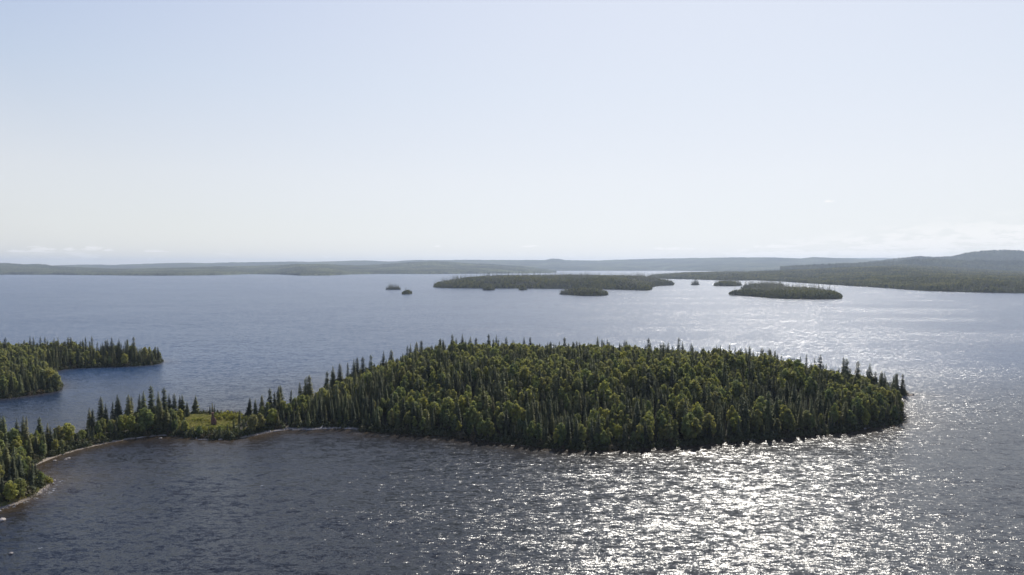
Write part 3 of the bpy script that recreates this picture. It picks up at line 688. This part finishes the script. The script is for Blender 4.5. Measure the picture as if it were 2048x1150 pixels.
def boulder(px, py, s, label, z=None, var=0):
    x, y = P(px, py); zz = zmain(x, y) if z is None else z
    o = link('boulder', ROCKS[var % 5], loc=(x, y, max(zz, -.1) + s * .12)); o.scale = (s * rng.uniform(1, 1.5), s, s * .9); o.rotation_euler = (0, 0, rng.uniform(0, 6)); tag(o, label, 'boulder')
boulder(109, 922, 1.0, 'white boulder in the shallows off the sandy beach', 0)
boulder(22, 1108, .9, 'pale boulder just breaking the surface at lower left', .0, 1)
boulder(2, 1041, 1.8, 'flat greenish boulder in the water at the left edge of the photo', -.15, 2)
boulder(136, 917, 1.2, 'dark boulder at the bend of the sandy beach', None, 3)
boulder(131, 919, .8, 'small dark boulder left of the one at the beach bend', None, 4)
boulder(66, 949, 1.1, 'grey boulder at the inner corner of the near point', None, 0)
boulder(108, 961, .9, 'grey boulder at the very tip of the near point', None, 2)
boulder(414, 873, 1.1, 'pale round boulder on the dark bank below the clearing', None, 1)
boulder(321, 877, 1.1, 'white boulder at the shore right of the beach end', 0, 3)
boulder(1768, 849, 1.3, 'dark boulder under dead branches at the island right corner', None, 3)
def log(pa, pb, r0, label, up=0.0, name='driftwood_log', branch=0, mat=M_DRIFT):
    a = P(*pa); b = P(*pb); za, zb = max(zmain(*a), 0) + r0 * .8, max(zmain(*b), 0) + r0 * .8 + up
    A = np.array((0, 0, 0.)); B = np.array((b[0] - a[0], b[1] - a[1], zb - za)); L = np.linalg.norm(B)
    pts = [tuple(B * t + np.array((0, 0, .04 * L * math.sin(t * 3.1) * .4))) for t in np.linspace(0, 1, 6)]
    tv, tf = tube(pts, [r0 * (1.25 - .9 * t) for t in np.linspace(0, 1, 6)], 8)
    o = link(name, mesh(name, tv, tf, [mat], smooth=True), loc=(a[0], a[1], za)); tag(o, label, 'log' if 'log' in name else 'dead tree')
    for k in range(branch):
        t = rng.uniform(.15, .95); p = B * t; e = p + np.array((rng.normal() * .9, rng.normal() * .5, rng.uniform(.5, 1.5)))
        bv, bf = tube([tuple(p), tuple((p + e) / 2 + np.array((0, 0, .12))), tuple(e)], [r0 * .4, r0 * .28, .02], 5)
        link('branch', mesh('branch', bv, bf, [mat], smooth=True), parent=o)
log((138, 899), (151, 893), .22, 'dark leaning log propped on the bank above the beach', up=.8, branch=2, mat=M_BARKS)
log((229, 880), (247, 876), .22, 'long pale driftwood log at the right end of the beach')
log((274, 877), (293, 874), .20, 'white driftwood log in the shadow below the neck')
log((396, 880), (429, 879.5), .16, 'thin pale log floating along the bank below the clearing', branch=1)
log((437, 880), (447, 879), .22, 'short white log at the water right below the clearing')
log((546, 864), (570, 861), .22, 'white driftwood log on the pebble point right of the clearing')
log((584, 861), (600, 860.5), .18, 'small driftwood log between the two pebble points')
log((612, 861), (665, 858.5), .22, 'longest pale driftwood log on the pebbly shore', branch=2)
log((640, 859), (649, 853), .20, 'driftwood log tilted up against the bank', up=.5, branch=2)
log((690, 858), (712, 858), .18, 'rightmost pale log of the pebbly shore', branch=1)
log((212, 862), (226, 866), .30, 'bleached fallen trunk with roots among trees above the beach', up=.2, branch=5, name='fallen_trunk')
log((1755, 850), (1790, 846), .16, 'tangle of dead branches at the right corner of the large island', up=.6, branch=9, name='dead_tree', mat=M_DRIFT)
# thin post on the beach
x, y = P(66, 932); z = zmain(x, y); tv, tf = tube([(0, 0, -.2), (0.02, 0, .8), (.05, 0, 1.7)], [.12, .11, .09], 8)
tag(link('wooden_post', mesh('wooden_post', tv, tf, [M_BARKS], smooth=True), loc=(x, y, z)), 'short dark wooden post at the left end of the sandy beach', 'post')

# stone chimney left standing in the clearing
def loft(sections):
    V, Fc = [], []
    for (cx_, cy_, z_, wx, wy) in sections:
        V += [(cx_ - wx, cy_ - wy, z_), (cx_ + wx, cy_ - wy, z_), (cx_ + wx, cy_ + wy, z_), (cx_ - wx, cy_ + wy, z_)]
    for i in range(len(sections) - 1):
        for k in range(4): Fc.append((i * 4 + k, i * 4 + (k + 1) % 4, i * 4 + 4 + (k + 1) % 4, i * 4 + 4 + k))
    Fc.append((3, 2, 1, 0)); n = len(V); Fc.append((n - 4, n - 3, n - 2, n - 1)); return V, Fc
x, y = P(427.5, 858); z = zmain(x, y)
ch = bpy.data.objects.new('stone_chimney', None); COL.objects.link(ch); ch.location = (x, y, z - .1); ch.rotation_euler[2] = R(28); ch.scale = (1.12,) * 3
tag(ch, 'lone reddish-brown stone chimney standing in the grassy clearing', 'chimney')
def rough_loft(name, sec, parent, seed):
    V, Fc = loft(sec); bm = bmesh.new(); vs = [bm.verts.new(v) for v in V]
    for f in Fc: bm.faces.new([vs[i] for i in f])
    bmesh.ops.subdivide_edges(bm, edges=bm.edges[:], cuts=4, use_grid_fill=True); r = random.Random(seed)
    for v in bm.verts: v.co += Vector((r.uniform(-.05, .05), r.uniform(-.05, .05), r.uniform(-.04, .04)))
    bmesh.ops.recalc_face_normals(bm, faces=bm.faces[:])
    me = bpy.data.meshes.new(name); bm.to_mesh(me); bm.free(); me.materials.append(M_STONE); return link(name, me, parent=parent)
rough_loft('hearth', [(.1, 0, 0, .75, .65), (.08, 0, 1.2, .88, .68), (0, 0, 2.1, .95, .68), (-.12, 0, 2.8, .72, .6), (-.25, 0, 3.35, .46, .46)], ch, 1)
st = rough_loft('stack', [(-.25, 0, 3.36, .42, .42), (-.28, 0, 4.2, .36, .38), (-.3, 0, 5.0, .34, .36)], ch, 2)
rough_loft('cap', [(-.3, 0, 5.01, .44, .44), (-.3, 0, 5.22, .44, .44)], st, 3)
hv, hf = loft([(.1, -.74, .15, .42, .06), (.1, -.74, 1.0, .42, .06)]); link('firebox', mesh('firebox', hv, hf, [plain_mat('soot', (.01, .01, .01), (.03, .028, .025), 3)]), parent=ch)

# foam where the waves break on the near point and at the island's right cape
def foam_strip(pts, w_, seed):
    r = np.random.default_rng(seed); V, Q = [], []
    pts = np.array([P(*p) for p in pts]); D = densify(pts, .35)[:-1]; D = D[:int(len(D))]
    n = np.array([pts[-1] - pts[0]]); 
    for p in D:
        if r.random() < .72: continue
        c = p + r.normal(size=2) * w_ * .5; L = r.uniform(.2, .7); wv = r.uniform(.04, .13); a = math.atan2(n[0][1], n[0][0]) + r.normal() * .15
        o = len(V); m = 8
        for k in range(m):
            th = 6.283 * k / m; dx, dy = math.cos(th) * L * r.uniform(.7, 1), math.sin(th) * wv * r.uniform(.6, 1)
            V.append((c[0] + dx * math.cos(a) - dy * math.sin(a), c[1] + dx * math.sin(a) + dy * math.cos(a), .03 + .03 * r.random()))
        V.append((c[0], c[1], .08)); Q += [(o + k, o + (k + 1) % m, o + m) for k in range(m)]
    return V, Q
Vs, Qs = [], []
for L_, w_ in (([(118, 964), (126, 960)], .3), ([(112, 971), (122, 967)], .3), ([(108, 978), (116, 974)], .3), ([(99, 984), (108, 980)], .35), ([(84, 992), (102, 985)], .5), ([(45, 1008), (75, 996)], .5), ([(0, 1022), (40, 1010)], .4),
               ([(1806, 796), (1836, 791)], .6), ([(1836, 791), (1858, 790)], .4), ([(1797, 812), (1800, 798)], .6),
               ([(284, 1098), (292, 1096)], .1), ([(505, 986), (512, 985)], .1), ([(520, 973), (528, 970)], .1), ([(72, 1099), (83, 1096)], .15)):
    v, q_ = foam_strip(L_ + [L_[0]], w_, len(Vs)); o = len(Vs); Vs += v; Qs += [tuple(i + o for i in f) for f in q_]
tag(link('foam', mesh('foam', Vs, Qs, [M_FOAM])), 'white foam breaking on the near point and the right cape', 'foam', kind='stuff')

# ---------------------------------------------------------------- islands across the lake
def far_island(name, pts, peak, ramp, step, spr=.45, hs=1.0, label=None, shape=None, mesh_step=None, cull=None, tall=()):
    pl = poly(pts, 1)
    def gf(X, Y):
        s = sdf(pl, X, Y); z = peak * sstep(s, 0, ramp) * (.8 + .4 * vnoise(X / 160 + 7, Y / 160, 2)) + .6 * sstep(s, 0, 6)
        if shape is not None: z = z + shape(X, Y, s)
        return np.where(s < 0, np.maximum(s * .2, -1.5), z), s
    grid_land(name + '_ground', pl, gf, mesh_step or max(4, step), M_BLUFF)
    X, Y = jgrid(pl, step); Z, s = gf(X, Y); k = (s > 1.0) & (np.abs(X) < .85 * Y)
    if cull: k &= cull(X, Y)
    X, Y, Z, s = X[k], Y[k], Z[k], s[k]; n = len(X)
    mix = vnoise(X / 70 + 3, Y / 70 + 1, 3) + rng.normal(size=n) * .12
    idx = np.where(mix < .5 + (spr - .45), 3 + rng.integers(0, 3, n), rng.integers(0, 3, n))
    if step > 8.5: idx = np.where((idx < 3) & (rng.random(n) < .6), 6 + rng.integers(0, 2, n), idx)
    sc = hs * rng.uniform(.48, 1.12, n) * (.62 + .38 * sstep(s, 0, 14)) * np.where((idx >= 3) & (idx < 6) & (rng.random(n) < .30), rng.uniform(1.35, 2.0, n), 1.0)
    pos = np.stack([X, Y, Z - .3], 1); rot = np.stack([X * 0, X * 0, rng.uniform(0, 6.28, n)], 1); wsc = rng.uniform(.9, 1.25, n) * (1.15 if step > 8.5 else 1); scl = np.stack([sc * wsc, sc * wsc, sc], 1)
    o = scatter(name + '_forest', G_FAR, pos, idx, rot, scl); tag(o, label, 'forest')
    print(name, n)
far_island('long_island', [(864, 574), (875, 576), (920, 576.5), (975, 577), (1050, 577), (1150, 578), (1240, 579.5), (1290, 581.5), (1307, 580), (1302, 575), (1320, 571.5), (1345, 571.2), (1351, 569.5), (1338, 566), (1300, 563), (1200, 561), (1000, 562), (900, 566), (872, 571)],
           16, 130, 7.5, hs=1.2, label='long low wooded island in the middle distance, left of centre right channel')
far_island('twin_islet', [(768, 579.2), (782, 579.6), (797, 579.6), (804, 578.8), (798, 577), (778, 577)], 1.5, 20, 4.5, .7, .8, label='low islet of dark spruces, upper left of the pair left of the long island')
far_island('bushy_islet', [(801, 588.6), (812, 589), (824, 588.6), (825, 586), (815, 585), (806, 586.5)], 1, 20, 4.5, .5, .8, label='small bushy islet, lower right of the pair left of the long island')
far_island('inshore_islet', [(961, 580), (975, 581), (990, 580.4), (991, 579), (975, 578.5)], 1, 20, 5, .75, 1.3, label='small spruce islet in front of the long island, left one')
far_island('rocky_islet', [(1035, 580), (1045, 580.6), (1056, 580), (1055, 579), (1040, 579)], 1, 20, 5, .75, 1.2, label='tiny spruce islet in front of the long island, right one')
far_island('flat_island', [(1113, 588), (1130, 590), (1165, 592), (1200, 592), (1219, 590.6), (1214, 587), (1180, 584), (1135, 585)], 3, 40, 5, .45, .95, label='flat wooded island in front of the long island')
far_island('speck_islet', [(1380, 570), (1390, 570.6), (1401, 570), (1398, 568.6), (1384, 568.6)], 1, 20, 6, .85, 1.35, label='speck of an islet with a few spruces in the bright channel')
far_island('narrow_island', [(1422, 571.6), (1440, 572.4), (1470, 572.4), (1486, 571.8), (1480, 569), (1440, 568)], 3, 40, 6, .6, 1.15, label='narrow wooded island between the speck islet and the double island')
far_island('double_island', [(1477, 578.6), (1510, 580), (1545, 580.5), (1575, 580), (1572, 575), (1530, 573.5), (1490, 575)], 2.5, 40, 6, .75, 1.1, label='rear half of the double wooded island on the right')
far_island('wedge_island', [(1451, 590.5), (1490, 592), (1520, 594.5), (1545, 597), (1600, 599), (1660, 599), (1687, 598), (1682, 592), (1640, 586), (1580, 583), (1520, 585), (1475, 588)], 4, 50, 5, .5, 1.0, label='front half of the double wooded island on the right')
def right_shape(X, Y, s):
    u = X / np.maximum(Y, 1) * F + CX
    # broad rise to the bluff at the right, farther inland
    inl = sstep(s, 60, 1500)
    return inl * (24 + 26 * sstep(u, 1500, 1750)) + 34 * sstep(s, 500, 1500) * sstep(u, 1700, 1900) + 10 * (vnoise(X / 350, Y / 350, 3) - .5) * sstep(s, 30, 300)
far_island('mainland', [(1293, 553.5), (1305, 556.5), (1340, 558), (1390, 559), (1440, 561), (1480, 561.3), (1510, 560.4), (1560, 563), (1620, 567), (1700, 572), (1770, 576), (1830, 581), (1900, 584), (2048, 587), (2200, 589), (2200, 546), (1900, 545), (1600, 546), (1440, 550), (1380, 551), (1320, 550.5)],
           14, 260, 10, .45, 1.0, label='wooded mainland shore stretching from the right edge towards the centre', shape=right_shape, mesh_step=25)

# ---------------------------------------------------------------- far hills: ridges in rows, each a wooded surface rising from the water
def ridge(name, ax0, ax1, shore, crest, depth, mat, na=900, nd=60, seed=0, rough=1.0):
    """shore/crest: lists of (pixel column, pixel row) surveyed; the land rises from the shore to a crest 'depth' metres behind it"""
    us = np.linspace(ax0, ax1, na); sr = np.interp(us, *zip(*shore)); cr = np.interp(us, *zip(*crest))
    d0 = F * H / (sr - HOR); V = []
    cr = cr + (vnoise(us / 22 + seed * 9, us * 0 + seed, 4) - .5) * 1.6 * rough
    for j in range(nd):
        t = j / (nd - 1); d = d0 + depth * t
        zc = H + (HOR - cr) * (d0 + depth * .8) / F
        X = (us - CX) / F * d; Y = d
        prof = np.clip(t / .8, 0, 1) ** .75 if True else 0
        prof = prof - (max(t - .8, 0) / .2) ** 2 * .8
        zz = zc * prof * (1 - .55 * np.sin(np.pi * np.clip(t / .8, 0, 1)) * (vnoise(X / 900 + seed, Y / 900, 4) - .1))
        zz = np.where(t == 0, -1, zz) + (rng.random(na) - .5) * 12 * rough * (t > 0) + 9 * (t > 0) * (t < .9)
        V.append(np.stack([X, Y, zz], 1))
    V = np.concatenate(V); idx = np.arange(nd * na).reshape(nd, na)
    q = np.stack([idx[:-1, :-1], idx[:-1, 1:], idx[1:, 1:], idx[1:, :-1]], -1).reshape(-1, 4)
    tag(link(name, mesh(name, V, q, [mat])), kind='structure')
ridge('far_shore_hills', -250, 1113, [(-250, 549), (100, 549.5), (250, 551), (330, 551.5), (430, 550.5), (500, 548.5), (560, 549), (600, 551.3), (660, 551), (700, 549), (760, 548), (870, 548), (1000, 547), (1060, 546.5), (1100, 545.8), (1113, 545)],
      [(-250, 532), (0, 529), (60, 531), (150, 536), (250, 540), (400, 536), (520, 533), (600, 530), (650, 530), (720, 533), (820, 526), (870, 524), (960, 529), (1050, 534), (1113, 543)], 2600, M_HILL, seed=1)
ridge('left_hills', -400, 180, [(-400, 545), (180, 545)], [(-400, 524), (0, 527), (30, 528.5), (50, 531), (70, 529.5), (90, 530), (110, 534), (180, 542)], 1500, M_HILL, na=400, seed=2)
ridge('centre_hills', 60, 1340, [(60, 543), (1340, 541.5)], [(60, 535), (120, 531), (170, 530), (230, 531), (300, 528), (370, 526.5), (420, 527), (470, 525.5), (590, 524), (620, 525), (700, 522.5), (735, 522), (780, 524), (830, 521), (900, 521), (960, 520.5), (1020, 521),
      (1090, 521), (1103, 518), (1118, 518.5), (1130, 521), (1200, 522), (1260, 520), (1340, 518)], 3500, M_HILL, seed=3, rough=.7)
ridge('channel_hills', 1080, 2100, [(1080, 541.5), (1300, 541.3), (1500, 543), (2100, 544)], [(1080, 524), (1180, 522), (1240, 520), (1300, 518.5), (1350, 517.5), (1450, 516), (1540, 515.5), (1600, 518), (1625, 515), (1650, 516), (1700, 518), (1760, 521), (1800, 524), (2100, 524)], 3800, M_HILL, seed=4, rough=.7)
ridge('pale_ridge', 1560, 2000, [(1560, 539), (2000, 539)], [(1560, 520), (1680, 516.5), (1760, 516), (1800, 517), (2000, 519)], 2500, M_HILL, na=300, nd=30, seed=5, rough=.5)
ridge('right_bluff', 1660, 2350, [(1660, 549), (2350, 549)], [(1660, 534), (1730, 527), (1790, 519), (1840, 515), (1880, 516), (1905, 514), (1925, 509), (1950, 505), (1990, 501.5), (2020, 502), (2048, 503), (2100, 500), (2200, 508), (2350, 520)], 1800, M_BLUFF, na=500, seed=6, rough=1.8)
ridge('right_foothill', 1560, 2350, [(1560, 552), (2350, 552)], [(1560, 536), (1650, 531), (1700, 529.5), (1740, 527), (1800, 524), (1830, 521), (1860, 520), (1900, 523), (2048, 524), (2350, 524)], 900, M_BLUFF, na=500, seed=7, rough=1.8)

# ---------------------------------------------------------------- haze: the air over the lake
bm = bmesh.new(); bmesh.ops.create_cube(bm, size=1.0)
me = bpy.data.meshes.new('haze'); bm.to_mesh(me); bm.free()
hz, t = material('haze_air')
pv = N(t, 'ShaderNodeVolumePrincipled'); pv.inputs['Color'].default_value = (.69, .81, 1.0, 1); pv.inputs['Density'].default_value = 5.4e-5; pv.inputs['Anisotropy'].default_value = 0.3
o = N(t, 'ShaderNodeOutputMaterial'); t.links.new(pv.outputs[0], o.inputs['Volume'])
me.materials.append(hz)
zt = 300.0; hzo = link('haze', me); hzo.location = (0, 9000, (zt - 4) / 2); hzo.scale = (43000, 26000, zt + 4); tag(hzo, 'thin pale summer haze over the lake', 'haze', kind='stuff')
